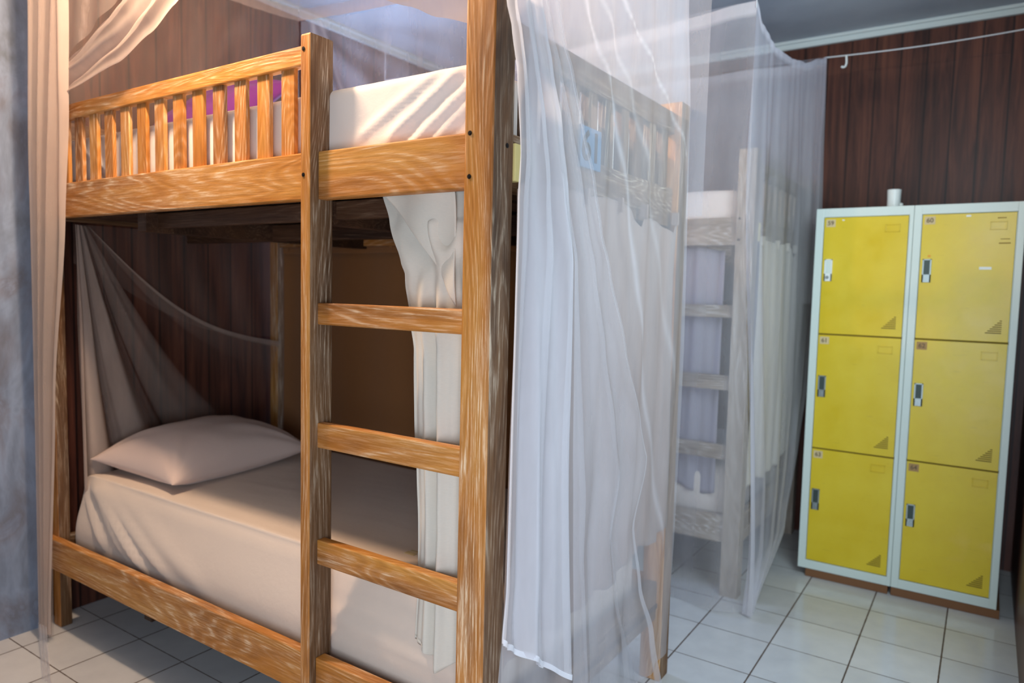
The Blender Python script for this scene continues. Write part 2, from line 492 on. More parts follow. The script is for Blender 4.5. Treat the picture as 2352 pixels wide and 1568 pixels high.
def up_disp(p, n):
    d = Vector((0, 0, 0))
    if n.y < -.3:
        k = 0
        for (a, b, w, h) in (((-.13, 1.83), (-.36, 1.69), .015, .010), ((-.09, 1.80), (-.30, 1.66), .013, .009), ((-.19, 1.838), (-.47, 1.70), .013, .006),
                             ((-.08, 1.77), (-.22, 1.67), .012, .006), ((-1.85, 1.82), (-1.6, 1.69), .014, .010)):
            k += ridge(p, a, b, w, h)
        d.y -= k; d.y += .002 * nz(p.x * 20, p.z * 6)
    return d
m2 = rbox('mattress', -2.03, -.09, .062, 1.03, 1.584, 1.84, .025, M['sheet_white'], None, .0085, up_disp)
tag(m2, 'white sheeted mattress on the upper bunk of the orange bed', 'mattress')
def b2_disp(p, n):
    d = Vector((0, 0, 0))
    if n.y < -.3 and p.x > -.7:
        k = ridge(p, (-.10, 1.80), (-.34, 1.66), .03, .018) + ridge(p, (-.3, 1.70), (-.18, 1.65), .012, .014) + ridge(p, (-.08, 1.72), (-.2, 1.66), .015, .012)
        d.y -= k
    d.z += .004 * nz(p.x * 6, p.y * 6) if n.z > .5 else 0
    return d
m3 = rbox('mattress', -1.96, -.07, 1.88 + .066, 2.90, 1.579, 1.80, .03, M['sheet_white'], None, .03, b2_disp)
tag(m3, 'white sheeted mattress on the upper bunk of the pale bed', 'mattress')
m4 = rbox('mattress', -1.96, -.07, 1.88 + .09, 2.90, .270, .56, .05, M['sheet_white'], None, .05, None)
tag(m4, 'mattress on the lower bunk of the pale bed behind its ladder', 'mattress')

# a care tag on the lower mattress
def ctag(bm):
    bm_box(bm, -.475, -.44, .268, .286, .5855, .5875, .0005)
    bm_box(bm, -.472, -.443, .292, .300, .5855, .5875, .0005)
mesh_from('care_tag', ctag, M['label'], m1)

def make_pillow(name, w, d, h, mat, seed, sag=.2):
    nu, nv = 64, 48
    vs = []; fs = []
    def pt(u, v, s):
        # pinched corners, puffed middle
        ex = 1 - .10 * (1 - abs(u) ** 2.2) * abs(v) ** 3
        ey = 1 - .12 * (1 - abs(v) ** 2.2) * abs(u) ** 3
        x = u * w / 2 * ey; y = v * d / 2 * ex
        prof = max(0, (1 - abs(u) ** 2.6)) ** .55 * max(0, (1 - abs(v) ** 2.6)) ** .55
        z = prof * h / 2
        wr = 0
        for k in range(4):   # wrinkles drawn in from the corners
            cu, cv = ((1, 1), (-1, 1), (1, -1), (-1, -1))[k]
            du, dv = u - cu, v - cv; r = math.hypot(du, dv); a = math.atan2(dv, du)
            wr += .010 * math.sin(a * 14 + seed + k) * math.exp(-(r / .7) ** 2) * min(1, r * 3)
        z += (wr + .004 * nz(u * 3 + seed, v * 3)) * prof
        return (x, y, z if s > 0 else -z * (.5))
    idx = {}
    for s in (1, -1):
        for j in range(nv + 1):
            for i in range(nu + 1):
                u = -1 + 2 * i / nu; v = -1 + 2 * j / nv
                u = math.sin(u * PI / 2); v = math.sin(v * PI / 2)
                if s < 0 and (i in (0, nu) or j in (0, nv)): idx[s, i, j] = idx[1, i, j]; continue
                idx[s, i, j] = len(vs); vs.append(pt(u, v, s))
        for j in range(nv):
            for i in range(nu):
                q = (idx[s, i, j], idx[s, i + 1, j], idx[s, i + 1, j + 1], idx[s, i, j + 1])
                fs.append(q if s > 0 else q[::-1])
    me = bpy.data.meshes.new(name); me.from_pydata(vs, [], fs); me.update()
    return link(name, me, mat, None, True)
p1 = make_pillow('pillow', .52, .66, .27, M['pillow'], 1.0)
p1.location = (-1.755, .49, .642); p1.rotation_euler = (math.radians(1), math.radians(2), math.radians(3))
tag(p1, 'pinkish beige pillow lying on the lower bunk at its head end', 'pillow')
p2 = make_pillow('pillow', .50, .50, .18, M['purple'], 3.0)
p2.location = (-1.76, .55, 2.005); p2.rotation_euler = (math.radians(36), math.radians(-4), math.radians(8))
tag(p2, 'purple pillow propped up on the upper bunk behind the guard bars', 'pillow')

# ------------------------------------------------------------------ curtains
def folds(t, ks, ph=0):
    return sum(a * math.sin(2 * PI * k * t + p + ph) for k, a, p in ks)

# gathered cream curtain behind the ladder rungs
cg = empty('curtain', (-.2, .08, 1.56), label='cream linen curtain bunched behind the ladder rungs beside the corner post', cat='curtain')
LE = [(1.57, -.402), (1.50, -.372), (1.40, -.325), (1.375, -.315), (1.34, -.318), (1.25, -.312), (1.19, -.300), (1.08, -.297), (.76, -.280), (.60, -.280), (.45, -.288)]
def gath(u, v):
    z = lerp(1.568, .452, v)
    xl = curve(LE, z); xr = -.085
    x = lerp(xl, xr, u)
    # upper part: flat flap folded over; lower part: deep vertical folds
    lo = sstep(1.50, 1.15, z)
    ph = .5 * nz(z * 1.5, 3)
    f = folds(u, ((3.1, .014, .6), (5.2, .008, 1.9), (1.4, .008, .3)), ph)
    f2 = .010 * math.sin(9 * (u - (1.568 - z) * 1.9) + .8) + .006 * math.sin(17 * (u + (1.568 - z) * 1.2))
    y = .085 + lerp(f2, f, lo)
    # crumpled pocket near the top where the cloth is tucked
    r = math.hypot((x + .185) / .035, (z - 1.47) / .05)
    y -= .016 * math.exp(-(r - 1) ** 2 * 4) * (1 if z < 1.50 else .4)
    y += .012 * math.exp(-r * r * 2.5)
    z2 = z
    if v > .98: z2 = .452 + .018 * math.sin(u * 9 + 1) * (v - .98) / .02 - (.022 * sstep(.42, .5, u)) * (v - .98) / .02
    return Vector((x + .2, y - .08 + .002 * nz(x * 40, z * 12), z2 - 1.56))
grid('curtain_cloth', 110, 150, gath, M['linen'], cg, thick=.002)
def gath2(u, v):   # the turned-over corner of the cloth at the top
    z = lerp(1.566, lerp(1.44, 1.30, u), v)
    x = lerp(-.37 + .12 * v, -.15 + .0 * v, u)
    y = .058 + .02 * v + .007 * math.sin(u * 7 + v * 5)
    return Vector((x + .2, y - .08, z - 1.56))
grid('curtain_fold', 30, 30, gath2, M['linen'], cg, thick=.002)

# brown tab-top curtain along the back of the lower bunk
bc = empty('curtain', (-1.1, 1.045, 1.55), label='brown tab-top curtain hanging along the far side of the lower bunk', cat='curtain')
def bcf(u, v):
    x = lerp(-1.975, -.10, u); z = lerp(1.505, .44, v)
    y = 1.045 + .006 * math.sin(u * 46 + .4 * math.sin(u * 9)) * (1 - .4 * v) + .006 * nz(x * 3, z * 2)
    return Vector((x + 1.1, y - 1.045, z - 1.55))
grid('curtain_cloth', 200, 20, bcf, M['brown'], bc, thick=.002)
grid('top_band', 200, 3, lambda u, v: Vector((lerp(-1.975, -.10, u) + 1.1, -.005 + .006 * math.sin(u * 46 + .4 * math.sin(u * 9)), lerp(1.512, 1.482, v) - 1.55)), M['brown'], bc, thick=.003)
for k in range(9):
    x = -1.93 + .223 * k
    def tb(bm, x=x):
        bm_box(bm, x - .010 + 1.1, x + .010 + 1.1, -.014, -.011, -.055, .004, .001)
        bm_box(bm, x - .010 + 1.1, x + .010 + 1.1, .009, .012, -.055, .004, .001)
        bm_box(bm, x - .010 + 1.1, x + .010 + 1.1, -.014, .012, .001, .004, .001)
    mesh_from('curtain_tab', tb, M['brown'], bc)
rod = mesh_from('curtain_rod', lambda bm: bm_cyl(bm, (-1.99, 1.044, 1.546), (-.077, 1.044, 1.546), .005, 12), M['bolt'])
tag(rod, 'thin dark rod carrying the brown curtain under the upper bunk', 'curtain rod')

# cream curtains clipped outside the foot ends
def foot_curtain(loc, label, mat):
    t = empty('curtain', loc, label=label, cat='curtain')
    TOP = [(.075, 1.556), (.14, 1.585), (.25, 1.588), (.42, 1.584), (.55, 1.592), (.62, 1.59), (.735, 1.530), (.77, 1.562), (.86, 1.560), (.975, 1.530), (1.04, 1.575)]
    def f(u, v):
        y = lerp(.08, 1.045, u) 
        zt = curve(TOP, y); zb = lerp(.492, .545, sstep(.5, .95, y)) - .012 * math.sin(y * 22)
        z = lerp(zt, zb, v)
        a = 1 - .45 * math.exp(-v * 8)
        x = -.002 + a * (.009 * math.sin(y * 42 + .8 * math.sin(z * 3)) + .004 * math.sin(y * 87 + 1)) + .003 * nz(y * 9, z * 3)
        if v < .16: x += .012 * (1 - v / .16) * (math.exp(-((y - .735) / .05) ** 2) + math.exp(-((y - .975) / .05) ** 2))
        return Vector((x + .004, y, z)) 
    grid('curtain_cloth', 150, 80, f, mat, t, thick=.002)
    for y in (.14, .40, .60, .77, 1.02):
        mesh_from('curtain_clip', lambda bm, y=y: bm_box(bm, -.008, .014, y - .006, y + .006, 1.56, 1.60, .001), mat, t)
    return t
foot_curtain((0, 0, 0), 'cream curtain clipped across the foot end of the orange bunk bed behind the netting', M['linen_shaded'])
foot_curtain((.02, 1.88, -.005), 'pale curtain clipped across the foot end of the pale bunk bed', M['linen'])
# closed curtain behind the ladder of the pale bed
t = empty('curtain', (-.4, 1.965, 1.56), label='grey lilac curtain closed behind the ladder of the pale bunk bed', cat='curtain')
grid('curtain_cloth', 90, 50, lambda u, v: Vector((lerp(-.95, .28, u), .010 * math.sin(u * 60 + 2 * v) + .006 * math.sin(u * 131), lerp(-.02, -1.12 + .02 * math.sin(u * 25), v) - .012 * math.sin(u * 20) * (1 - v))), M['greycloth'], t, thick=.002)

# ------------------------------------------------------------------ mosquito nets
NET = M['net']; NW = M['net_lamp_tint']; HEM = M['net_hem']
n1 = empty('mosquito_net', (-.95, .55, 2.62), label='white mosquito net hung over the orange bunk bed, tied back at its front corners', cat='mosquito net')
def P(x, y, z): return Vector((x + .95, y - .55, z - 2.62))
X0, X1, Y0, Y1 = -1.955, .05, -.02, 1.12
def zc(x, y):   # sagging canopy height
    u = (x - X0) / (X1 - X0); v = (y - Y0) / (Y1 - Y0)
    return 2.645 - .07 * 4 * u * (1 - u) * .6 - .03 * 4 * v * (1 - v) - .02 * u
grid('canopy_roof', 40, 24, lambda u, v: P(lerp(X0, X1, u), lerp(Y0, Y1, v), zc(lerp(X0, X1, u), lerp(Y0, Y1, v)) - .02 * math.sin(u * PI) * math.sin(v * PI)), NW, n1, lambda u, v: .42)
def bandf(a, b):
    def f(u, v):
        x = lerp(a[0], b[0], u); y = lerp(a[1], b[1], u)
        return P(x, y, zc(x, y) - .055 * v + .002 * nz(u * 30))
    return f
for a, b in (((X0, Y1), (X1, Y1)), ((X0, Y0), (X0, Y1)), ((X1, Y0), (X1, Y1)), ((X0, Y0), (X1, Y0))):
    grid('canopy_band', 60, 3, bandf(a, b), NW, n1, lambda u, v: .62)
# back panel and head panel of the upper bunk
def back(u, v):
    x = lerp(X0, X1, u); z = lerp(zc(x, Y1) - .05, 1.60, v)
    g = sstep(0, .35, v)
    xx = x + (1 - g) * 0 + .05 * v * math.exp(-u * 6)
    fan = math.sin(16 * math.atan2(u + .02, v + .06) * 1.6)
    y = Y1 + .006 * fan * min(1, v * 4) * math.exp(-u * 2.5) * 2 + .006 * math.sin(x * 24 + z * 3)
    return P(xx, y + .02, z)
grid('back_panel', 150, 40, back, NET, n1, lambda u, v: .30 + .25 * math.exp(-(((u - .035 - .10 * v) / .006) ** 2)) + .2 * math.exp(-(((u - .06 - .22 * v) / .008) ** 2)))
def head(u, v):
    y = lerp(Y0 + .01, Y1, u); z = lerp(zc(X0, y) - .05, 1.70, v)
    x = X0 - .0 + .012 * math.sin(y * 26 + 1.5 * z) * v + .02 * nz(y * 5, z * 5) * v + .008 * nz(y * 16, z * 12)
    return P(x, y, z)
grid('head_panel', 100, 70, head, NW, n1, lambda u, v: .26 + .09 * math.sin(u * 11 + v * 3) * v + .12 * math.exp(-((u - .55 + .2 * v) / .1) ** 2) * v)
# lower part of the head panel: pinned at the front post, folds fan out downwards
def fan(u, v):
    y1 = curve([(0, .125), (.15, .17), (.35, .33), (.6, .62), (.8, .88), (.92, 1.02), (1, 1.035)], u)
    z1 = curve([(0, .36), (.15, .37), (.35, .40), (.6, .44), (.8, .60), (.92, .90), (1, 1.06)], u)
    y0, z0 = .118 + .05 * u, 1.545 - .005 * u
    sag = .10 * math.sin(PI * v) * u
    y = lerp(y0, y1, v) - sag * .35; z = lerp(z0, z1, v) - sag
    k = 2 * PI * 4.0
    sh = math.sin(k * u ** .8 + .5); sh = math.copysign(abs(sh) ** .7, sh)
    x = -2.005 + (.020 * sh + .008 * math.sin(k * 2.3 * u)) * min(1, v * 3.5)
    return P(x, y, z)
grid('head_panel', 150, 60, fan, NW, n1, lambda u, v: lerp(.62, .14, sstep(.25, .85, u)) + lerp(.30, .08, u) * math.sin(2 * PI * 4.0 * u ** .8 + 1.4) + (.35 if u > .985 else 0))
def fan2(u, v):
    y = lerp(.12, 1.045, u); zt = 1.548
    zb = lerp(1.44, 1.08, u) if u > .02 else 1.40
    z = lerp(zt, zb - .10 * math.sin(PI * u), v)
    return P(-2.030 + .004 * math.sin(y * 30 + z * 20), y, z)
grid('head_panel', 60, 30, fan2, NW, n1, lambda u, v: .12 + .04 * math.sin(u * 30 - v * 4))

# front, left side: tied back into a falling strip by the head post
def strip(u, v):
    z = lerp(2.585, .035, v)
    xl = curve([(2.59, -1.925), (2.3, -1.940), (1.7, -1.972), (.93, -1.992), (.02, -2.004)], z)
    xr = curve([(2.59, -1.690), (2.25, -1.712), (1.92, -1.735), (1.55, -1.775), (.94, -1.862), (.06, -1.932)], z)
    w = abs(xr - xl)
    x = lerp(xl, xr, u)
    y = -.040 + w * .10 * math.sin(2 * PI * 3.2 * u + .7 * math.sin(z * 1.7)) + w * .05 * math.sin(2 * PI * 7 * u)
    return P(x, y, z)
grid('front_drape', 90, 90, strip, NW, n1, lambda u, v: .58 + .16 * math.sin(u * 19 + 1) + (.2 if u < .06 or u > .95 else 0) - .1 * (1 - v))
def tail(u, v):   # inner layer, thinner, reaches further down
    z = lerp(2.2, .012, v)
    x = lerp(-2.005, lerp(-1.80, -1.952, sstep(0, 1, v)), u)
    return P(x, -.022 + .008 * math.sin(u * 20), z)
grid('front_drape', 30, 40, tail, NW, n1, lambda u, v: .35)
def tail2(u, v):   # the end of the drape lying out over the tiles
    return P(lerp(-2.004, -1.935, u) + .31 * v, lerp(-.045, -.165, v), .004 + .06 * (1 - v) ** 3 + .004 * math.sin(u * 9) ** 2)
grid('front_drape', 20, 20, tail2, NET, n1, lambda u, v: .42)
LOW = [(-2.0, 1.80), (-1.9, 1.885), (-1.72, 1.968), (-1.427, 2.015), (-1.253, 2.076), (-1.126, 2.138), (-1.0, 2.24), (-.92, 2.36), (-.87, 2.59)]
UPP = [(-2.0, 1.98), (-1.9, 2.03), (-1.714, 2.10), (-1.527, 2.17), (-1.40, 2.22), (-1.30, 2.30), (-1.18, 2.40), (-1.05, 2.52), (-.96, 2.59)]
def swag(u, v):
    t = u
    xa = lerp(-1.98, -.875, t); za = curve(LOW, xa)
    xb = lerp(-1.98, -.96, t); zb = curve(UPP, xb)
    x = lerp(xb, xa, v); z = lerp(zb, za, v)
    y = -.008 + .016 * math.sin(v * 11 + u * 3) * (1 - .3 * u) + .006 * math.sin(v * 23)
    return P(x, y, z)
grid('front_swag', 70, 40, swag, NW, n1, lambda u, v: .72 + .16 * math.sin(v * 12 + 1.5) + (.2 if v > .96 else 0))
def upper(u, v):
    x = lerp(-1.95, -.96, u); zb = curve(UPP, x); zt = zc(x, Y0) - .05
    return P(x, -.012 + .006 * math.sin(x * 40 + z_(v)), lerp(zt, max(zb, 0), v))
def z_(v): return v * 3
grid('front_panel', 60, 20, upper, NW, n1, lambda u, v: .30 + .3 * math.exp(-((u - .42 + .12 * v) / .012) ** 2))
# front, right side: lifted edge running to the corner post
RL = [(-.95, 2.59), (-.85, 2.36), (-.70, 2.20), (-.5, 2.075), (-.283, 1.985), (-.211, 1.953), (-.085, 1.916), (0, 1.90)]
def rfront(u, v):
    x = lerp(-.95, -.03, u); zb = curve(RL, x); zt = zc(x, Y0) - .05
    y = lerp(-.018, .084, sstep(0, 1, v) * sstep(-.6, -.05, x)) + .006 * math.sin(v * 20 + u * 9) * v
    return P(x, y, lerp(zt, zb, v))
grid('front_panel', 60, 30, rfront, NW, n1, lambda u, v: .34 + .35 * sstep(.72, .95, v))

# foot end: flat panel, gathered front drape and loose middle drape
def foot_flat(u, v):
    z = lerp(zc(X1, .5) - .05, lerp(.16, .13, u), v)
    yl = lerp(.0, .06, sstep(.4, .9, z)); yr = curve([(2.6, .985), (2.235, .990), (1.93, 1.035), (1.16, 1.062), (.587, 1.048), (.166, 1.02)], z)
    y = lerp(yl, yr, u)
    x = .036 + .007 * math.sin(u * 21 + (2.6 - z) * 1.2) * sstep(0, .5, v) + .005 * math.sin(u * 47 - z * 2)
    return P(x, y, z)
L2 = [(2.59, -.01), (2.2, .075), (1.97, .159), (1.89, .188), (1.83, .231), (1.717, .287), (1.606, .35), (1.49, .393), (1.397, .446), (1.2, .551), (.98, .669), (.70, .80), (.45, .90), (.1, .96)]
L1 = [(2.59, -.03), (2.2, .02), (1.94, .071), (1.88, .094), (1.82, .121), (1.695, .174), (1.557, .217), (1.41, .262), (1.0, .271), (.38, .318)]
L5 = [(2.59, .16), (2.3, .33), (2.096, .534), (2.04, .639), (1.973, .751), (1.912, .85), (1.8, .97)]
L4 = [(2.59, .10), (2.3, .24), (2.1, .36), (2.0, .46), (1.9, .56), (1.7, .68), (1.4, .80), (1.0, .93)]
L3 = [(2.59, .05), (2.2, .20), (2.02, .308), (1.958, .364), (1.893, .426), (1.836, .476), (1.6, .56), (1.4, .61), (1.1, .70), (.8, .80), (.5, .9)]
def foot_dens(u, v):
    z = lerp(2.57, .15, v); y = lerp(.06, 1.0, u)
    d = .38
    for Lc, w, h in ((L3, .011, .26), (L4, .014, .15), (L5, .012, .22)):
        if z > Lc[-1][0]: d += h * math.exp(-((y - curve(Lc, z)) / w) ** 2)
    d += .10 * sstep(.6, 0, u)
    return d
grid('foot_panel', 380, 200, foot_flat, NET, n1, foot_dens)
SL = [(2.59, -.055), (1.90, -.046), (1.858, -.026), (1.772, -.004), (1.62, .011), (1.53, .002), (1.31, -.004), (1.04, -.009), (.717, -.012), (.61, -.024), (.3, -.02)]
HEMZ = [(-.03, .608), (.02, .572), (.08, .53), (.17, .466), (.263, .403), (.324, .379)]
def gather(u, v):
    zt = 2.57
    yb = lerp(-.024, .318, u); zb = curve(HEMZ, yb)
    z = lerp(zt, zb, v)
    yl = curve(SL, z); yr = curve(L1, z)
    y = lerp(yl, yr, u)
    w = yr - yl
    x = .056 + (.05 * w * sstep(0, .3, u) + .004) * math.sin(2 * PI * (2.6 * u + .25 * math.sin(z * 2))) + .02 * w * math.sin(2 * PI * 6.3 * u + z)
    return P(x, y, z)
grid('foot_gather', 110, 130, gather, NET, n1, lambda u, v: .58 + .14 * math.sin(u * 17 + 1 + v * 2) + (.25 if (u > .97 or v > .993 or u < .015) else 0) + (.16 if u > .80 and v > .45 and v < .93 else 0))
def middle(u, v):
    z = lerp(2.57, curve([(0, .36), (.5, .12), (1, .02)], u), v)
    yl = curve(L1, z) - .01; yr = curve(L2, z)
    if z < .9: yr = min(yr, curve([(.9, .72), (.841, .50 + .22), (.676, .64), (.48, .70), (.3, .80), (.02, .9)], z))
    y = lerp(yl, yr, u)
    w = yr - yl
    x = .052 + (.04 * w + .003) * math.sin(2 * PI * (2.2 * u) + 1.2 * z) + .02 * w * math.sin(2 * PI * 5 * u - z)
    return P(x, y, z)
grid('foot_gather', 100, 130, middle, NET, n1, lambda u, v: .15 + .12 * math.sin(u * 15 + 2.2) + (.45 if u > .965 else 0) + .10 * (1 - u))
# hem tapes of the gathered drape
def hemf(u, v):
    yb = lerp(-.024, .318, u); zb = curve(HEMZ, yb)
    w = .3
    x = .058 + (.05 * w * sstep(0, .3, u) + .004) * math.sin(2 * PI * (2.6 * u + .25 * math.sin(zb * 2))) + .02 * w * math.sin(2 * PI * 6.3 * u + zb)
    return P(x + .002, yb, zb - .004 + .014 * v)
grid('hem_tape', 60, 2, hemf, HEM, n1, lambda u, v: .9)
# back lower hem of the drape that curls behind
def curl(u, v):
    y = lerp(-.02, .16, u); z = lerp(.655 - .0 * u, .560, v) + .02 * math.sin(u * 6)
    return P(.06, y, z + .03 * u)
for (x, y) in ((X0, Y1), (X0, Y0), (X1, Y0), (X1, Y1), (-1.3, Y1), (-.95, Y0)):
    z = zc(x, y)
    mesh_from('hanging_cord', lambda bm, x=x, y=y, z=z: bm_cyl(bm, P(x, y, z - .01), P(x, y, ZC - .0005), .0022, 8), M['cord'], n1)

# ---- the second net
n2 = empty('mosquito_net', (-.95, 2.3, 2.5), label='sheer white mosquito net hung over the pale bunk bed beside the lockers', cat='mosquito net')
def Q(x, y, z): return Vector((x + .95, y - 2.3, z - 2.5))
def top_front(x): return 2.498 + .0 * x - .028 * 4 * ((x + 1.96) / 2.0) * (1 - (x + 1.96) / 2.0) - .03 * sstep(.03, -1, x)
def nf(u, v):
    x = lerp(-1.965, .033, u); z = lerp(top_front(x), .012 + .01 * math.sin(u * 20), v)
    xx = x + .075 * sstep(.3, 1, v) * sstep(.6, 1, u)
    y = 1.72 + .014 * math.sin(x * 17 + .6 * z) * sstep(0, .3, v) + .012 * nz(x * 7, z * 5) + .02 * sstep(.8, 1, v) * nz(x * 4)
    return Q(xx, y, z)
def nfd(u, v):
    d = .30 + .05 * math.sin(u * 70 + v * 4)
    if v < .024: d = .85
    if u < .012: d = .8
    return d
grid('front_panel', 170, 120, nf, NET, n2, nfd)
FT = [(1.72, 2.498), (1.80, 2.43), (1.95, 2.385), (2.15, 2.39), (2.35, 2.42), (2.6, 2.50), (2.70, 2.535)]
FR = [(2.54, 2.70), (2.18, 2.725), (1.74, 2.768), (1.35, 2.74), (.96, 2.671), (.60, 2.54), (.236, 2.357), (.03, 1.80), (.0, 1.79)]
def ff(u, v):
    yt = lerp(1.72, 2.70, u); zt = curve(FT, yt); z = lerp(zt, .012, v)
    yr = curve(FR, z); yr = max(yr, 1.80)
    y = lerp(1.722, yr, u)
    w = yr - 1.72
    x = lerp(.033, .115, u) + .075 * sstep(.3, 1, v) * (1 - u) + (.010 + .012 * v) * math.sin(u * 30 + 1.4 * z + 2.2 * nz(u * 2.5, z * .8)) * min(1, v * 4) * (.4 + .6 * (1 - u)) + .007 * nz(u * 22, z * 1.2)
    return Q(x, y, z)
grid('foot_panel', 150, 120, ff, NET, n2, lambda u, v: .42 + .16 * nz(u * 18, v * 2) + (.4 if v < .012 else 0) + (.25 if u > .95 else 0) + .12 * math.exp(-(u / .12) ** 2))
def roof2(u, v):
    x = lerp(-1.965, lerp(.033, .115, v), u); y = lerp(1.72, 2.70, v)
    zr = curve(FT, y); zf = top_front(x)
    z = lerp(top_front(min(x, .03)), 2.53, v) if u < 1 else zr
    z = lerp(z, zr, u ** 3)
    return Q(x, y, z - .02 * math.sin(PI * v) * math.sin(PI * u))
grid('canopy_roof', 40, 30, roof2, NET, n2, lambda u, v: .28)
def back2(u, v):
    x = lerp(-1.965, .11, u); y = 2.72
    z = lerp(2.53, 1.3, v)
    return Q(x, y + .012 * math.sin(x * 15 + z) + .02 * nz(x * 4, z * 3), z)
grid('back_panel', 100, 40, back2, NET, n2, lambda u, v: .55 + (.3 if v < .03 else 0))
def head2(u, v):
    return Q(-1.965 + .01 * math.sin(u * 30), lerp(1.72, 2.7, u), lerp(2.47, 1.7, v))
grid('head_panel', 30, 10, head2, NET, n2, lambda u, v: .3)
for (x, y, z) in ((.033, 1.72, 2.498), (-1.965, 1.72, 2.47), (-1.0, 1.72, 2.44)):
    mesh_from('hanging_cord', lambda bm, x=x, y=y, z=z: bm_cyl(bm, Q(x, y, z - .03), Q(x, y, ZC - .0005), .0022, 8), M['cord'], n2)

# line from the net's far corner across to the right wall, with a hook on it
def tube(bm, pts, r, n=8):
    for a, b in zip(pts, pts[1:]): bm_cyl(bm, a, b, r, n)
rp = [Vector((lerp(.115, 1.03, t), 2.70 + .04 * t, 2.532 + .012 * t - .012 * math.sin(PI * t))) for t in [k / 10 for k in range(11)]]
o = mesh_from('cord_line', lambda bm: tube(bm, rp, .0032), M['cord'])
tag(o, 'taut white cord stretched from the far net corner across the brown boards', 'cord')
def hook(bm):
    pts = [Vector((.205, 2.70, 2.529)), Vector((.207, 2.70, 2.51)), Vector((.208, 2.70, 2.49)), Vector((.203, 2.70, 2.475)), Vector((.192, 2.70, 2.472)), Vector((.186, 2.70, 2.478))]
    tube(bm, pts, .005)
o = mesh_from('hook', hook, M['white']); tag(o, 'small white plastic hook hanging from the cord above the lockers', 'hook')

# ------------------------------------------------------------------ lockers
YL = 2.35
ZR = [(1.166, 1.700), (.627, 1.160), (.083, .621)]
def locker(x0, x1, dx0, dx1, label, nums, white_lock, dark_first):
    t = empty('locker_cabinet', (x0, YL, .04), label=label, cat='locker', group='yellow steel lockers')
    def L(x, y, z): return (x - x0, y - YL, z - .04)
    def B(bm, xa, xb, ya, yb, za, zb, bev=0, mi=0): bm_box(bm, xa - x0, xb - x0, ya - YL, yb - YL, za - .04, zb - .04, bev, mi)
    def body(bm):
        B(bm, x0, x1, YL + .014, YL + .58, .04, 1.742, .002)
        B(bm, x0, dx0, YL, YL + .015, .04, 1.742, .0025); B(bm, dx1, x1, YL, YL + .015, .04, 1.742, .0025)
        B(bm, dx0 - .001, dx1 + .001, YL, YL + .015, 1.702, 1.742, .0025); B(bm, dx0 - .001, dx1 + .001, YL, YL + .015, .04, .081, .0025)
    mesh_from('cabinet_body', body, M['enamel'], t)
    for z in (1.163, .624):  # dark yellow strips added behind the door gaps to darken the seams
        mesh_from('seam_strip', lambda bm: B(bm, dx0 - .001, dx1 + .001, YL + .0125, YL + .016, z - .006, z + .006), M['vent'], t)
    for k, (za, zb) in enumerate(ZR):
        def door(bm): B(bm, dx0 + .0025, dx1 - .0025, YL + .002, YL + .012, za + .001, zb, .0015)
        d = mesh_from('door', door, M['yellow'], t)
        lx = dx0 + .012
        zl = zb - .19
        wl = white_lock and k == 0
        def lock(bm):
            f = YL + .0015
            # frame of the recessed pull
            B(bm, lx, lx + .034, f - .0035, f, zl - .100, zl - .066, .0008)
            B(bm, lx, lx + .006, f - .0035, f, zl - .100, zl, .0008); B(bm, lx + .028, lx + .034, f - .0035, f, zl - .100, zl, .0008)
            B(bm, lx, lx + .034, f - .0035, f, zl - .005, zl, .0008)
        lk = mesh_from('lock_plate', lock, M['white'] if wl else M['steel'], d)
        def rec(bm): B(bm, lx + .005, lx + .029, YL - .0005, YL + .001, zl - .068, zl - .004)
        mesh_from('pull_recess', rec, M['enamel'] if wl else M['steel_dark'], d)
        def cyl(bm):
            bm_cyl(bm, L(lx + .015, YL - .006, zl - .083), L(lx + .015, YL + .001, zl - .083), .0072, 16)
        mesh_from('lock_cylinder', cyl, M['steel'], d)
        def vent(bm):
            n = 7
            for i in range(n):
                z = za + .036 + i * .0085; w = .056 * (1 - i / n)
                B(bm, dx1 - .028 - w, dx1 - .028, YL - .0005, YL + .003, z, z + .0036, .0005)
        mesh_from('vent_slots', vent, M['vent'], d)
        def card(bm):
            xa, xb, z1, z0 = dx1 - .092, dx1 - .034, zb - .036, zb - .070
            for q in ((xa, xb, z1 - .003, z1), (xa, xb, z0, z0 + .003), (xa, xa + .003, z0, z1), (xb - .003, xb, z0, z1)):
                B(bm, q[0], q[1], YL - .0015, YL + .003, q[2], q[3], .0006)
        mesh_from('card_frame', card, M['yellow'], d)
        ml = M['label_dark'] if dark_first and k else M['label']
        def lab(bm): B(bm, dx0 + .010, dx0 + .050, YL + .0008, YL + .003, zb - .042, zb - .008)
        mesh_from('number_label', lab, ml, d)
        text_mesh('label_digits', nums[k], .027, M['ink'], d, L(dx0 + .030, YL + .0004, zb - .0255), (PI / 2, 0, 0), .0003)
        if nums[k] == '60':
            mesh_from('sticker', lambda bm: B(bm, .823, .866, YL + .0006, YL + .003, 1.466, 1.477), M['white'], d)
            mesh_from('sticker', lambda bm: B(bm, .765, .782, YL + .0006, YL + .003, 1.686, 1.693), M['white'], d)
            mesh_from('paint_spot', lambda bm: B(bm, .634, .645, YL + .0006, YL + .003, 1.519, 1.527), M['amber'], d)
            mesh_from('scuff_mark', lambda bm: (B(bm, .885, .925, YL + .0008, YL + .003, 1.572, 1.577), B(bm, .890, .922, YL + .0008, YL + .003, 1.590, 1.593), B(bm, .875, .905, YL + .0008, YL + .003, 1.676, 1.680)), M['scuff'], d)
        if nums[k] == '59':
            mesh_from('sticker', lambda bm: B(bm, .287, .296, YL + .0006, YL + .003, 1.685, 1.690), M['white'], d)
    return t
locker(.175, .5725, .209, .556, 'left yellow locker column with doors 59, 61 and 63 in a pale green white frame', ('59', '61', '63'), True, False)
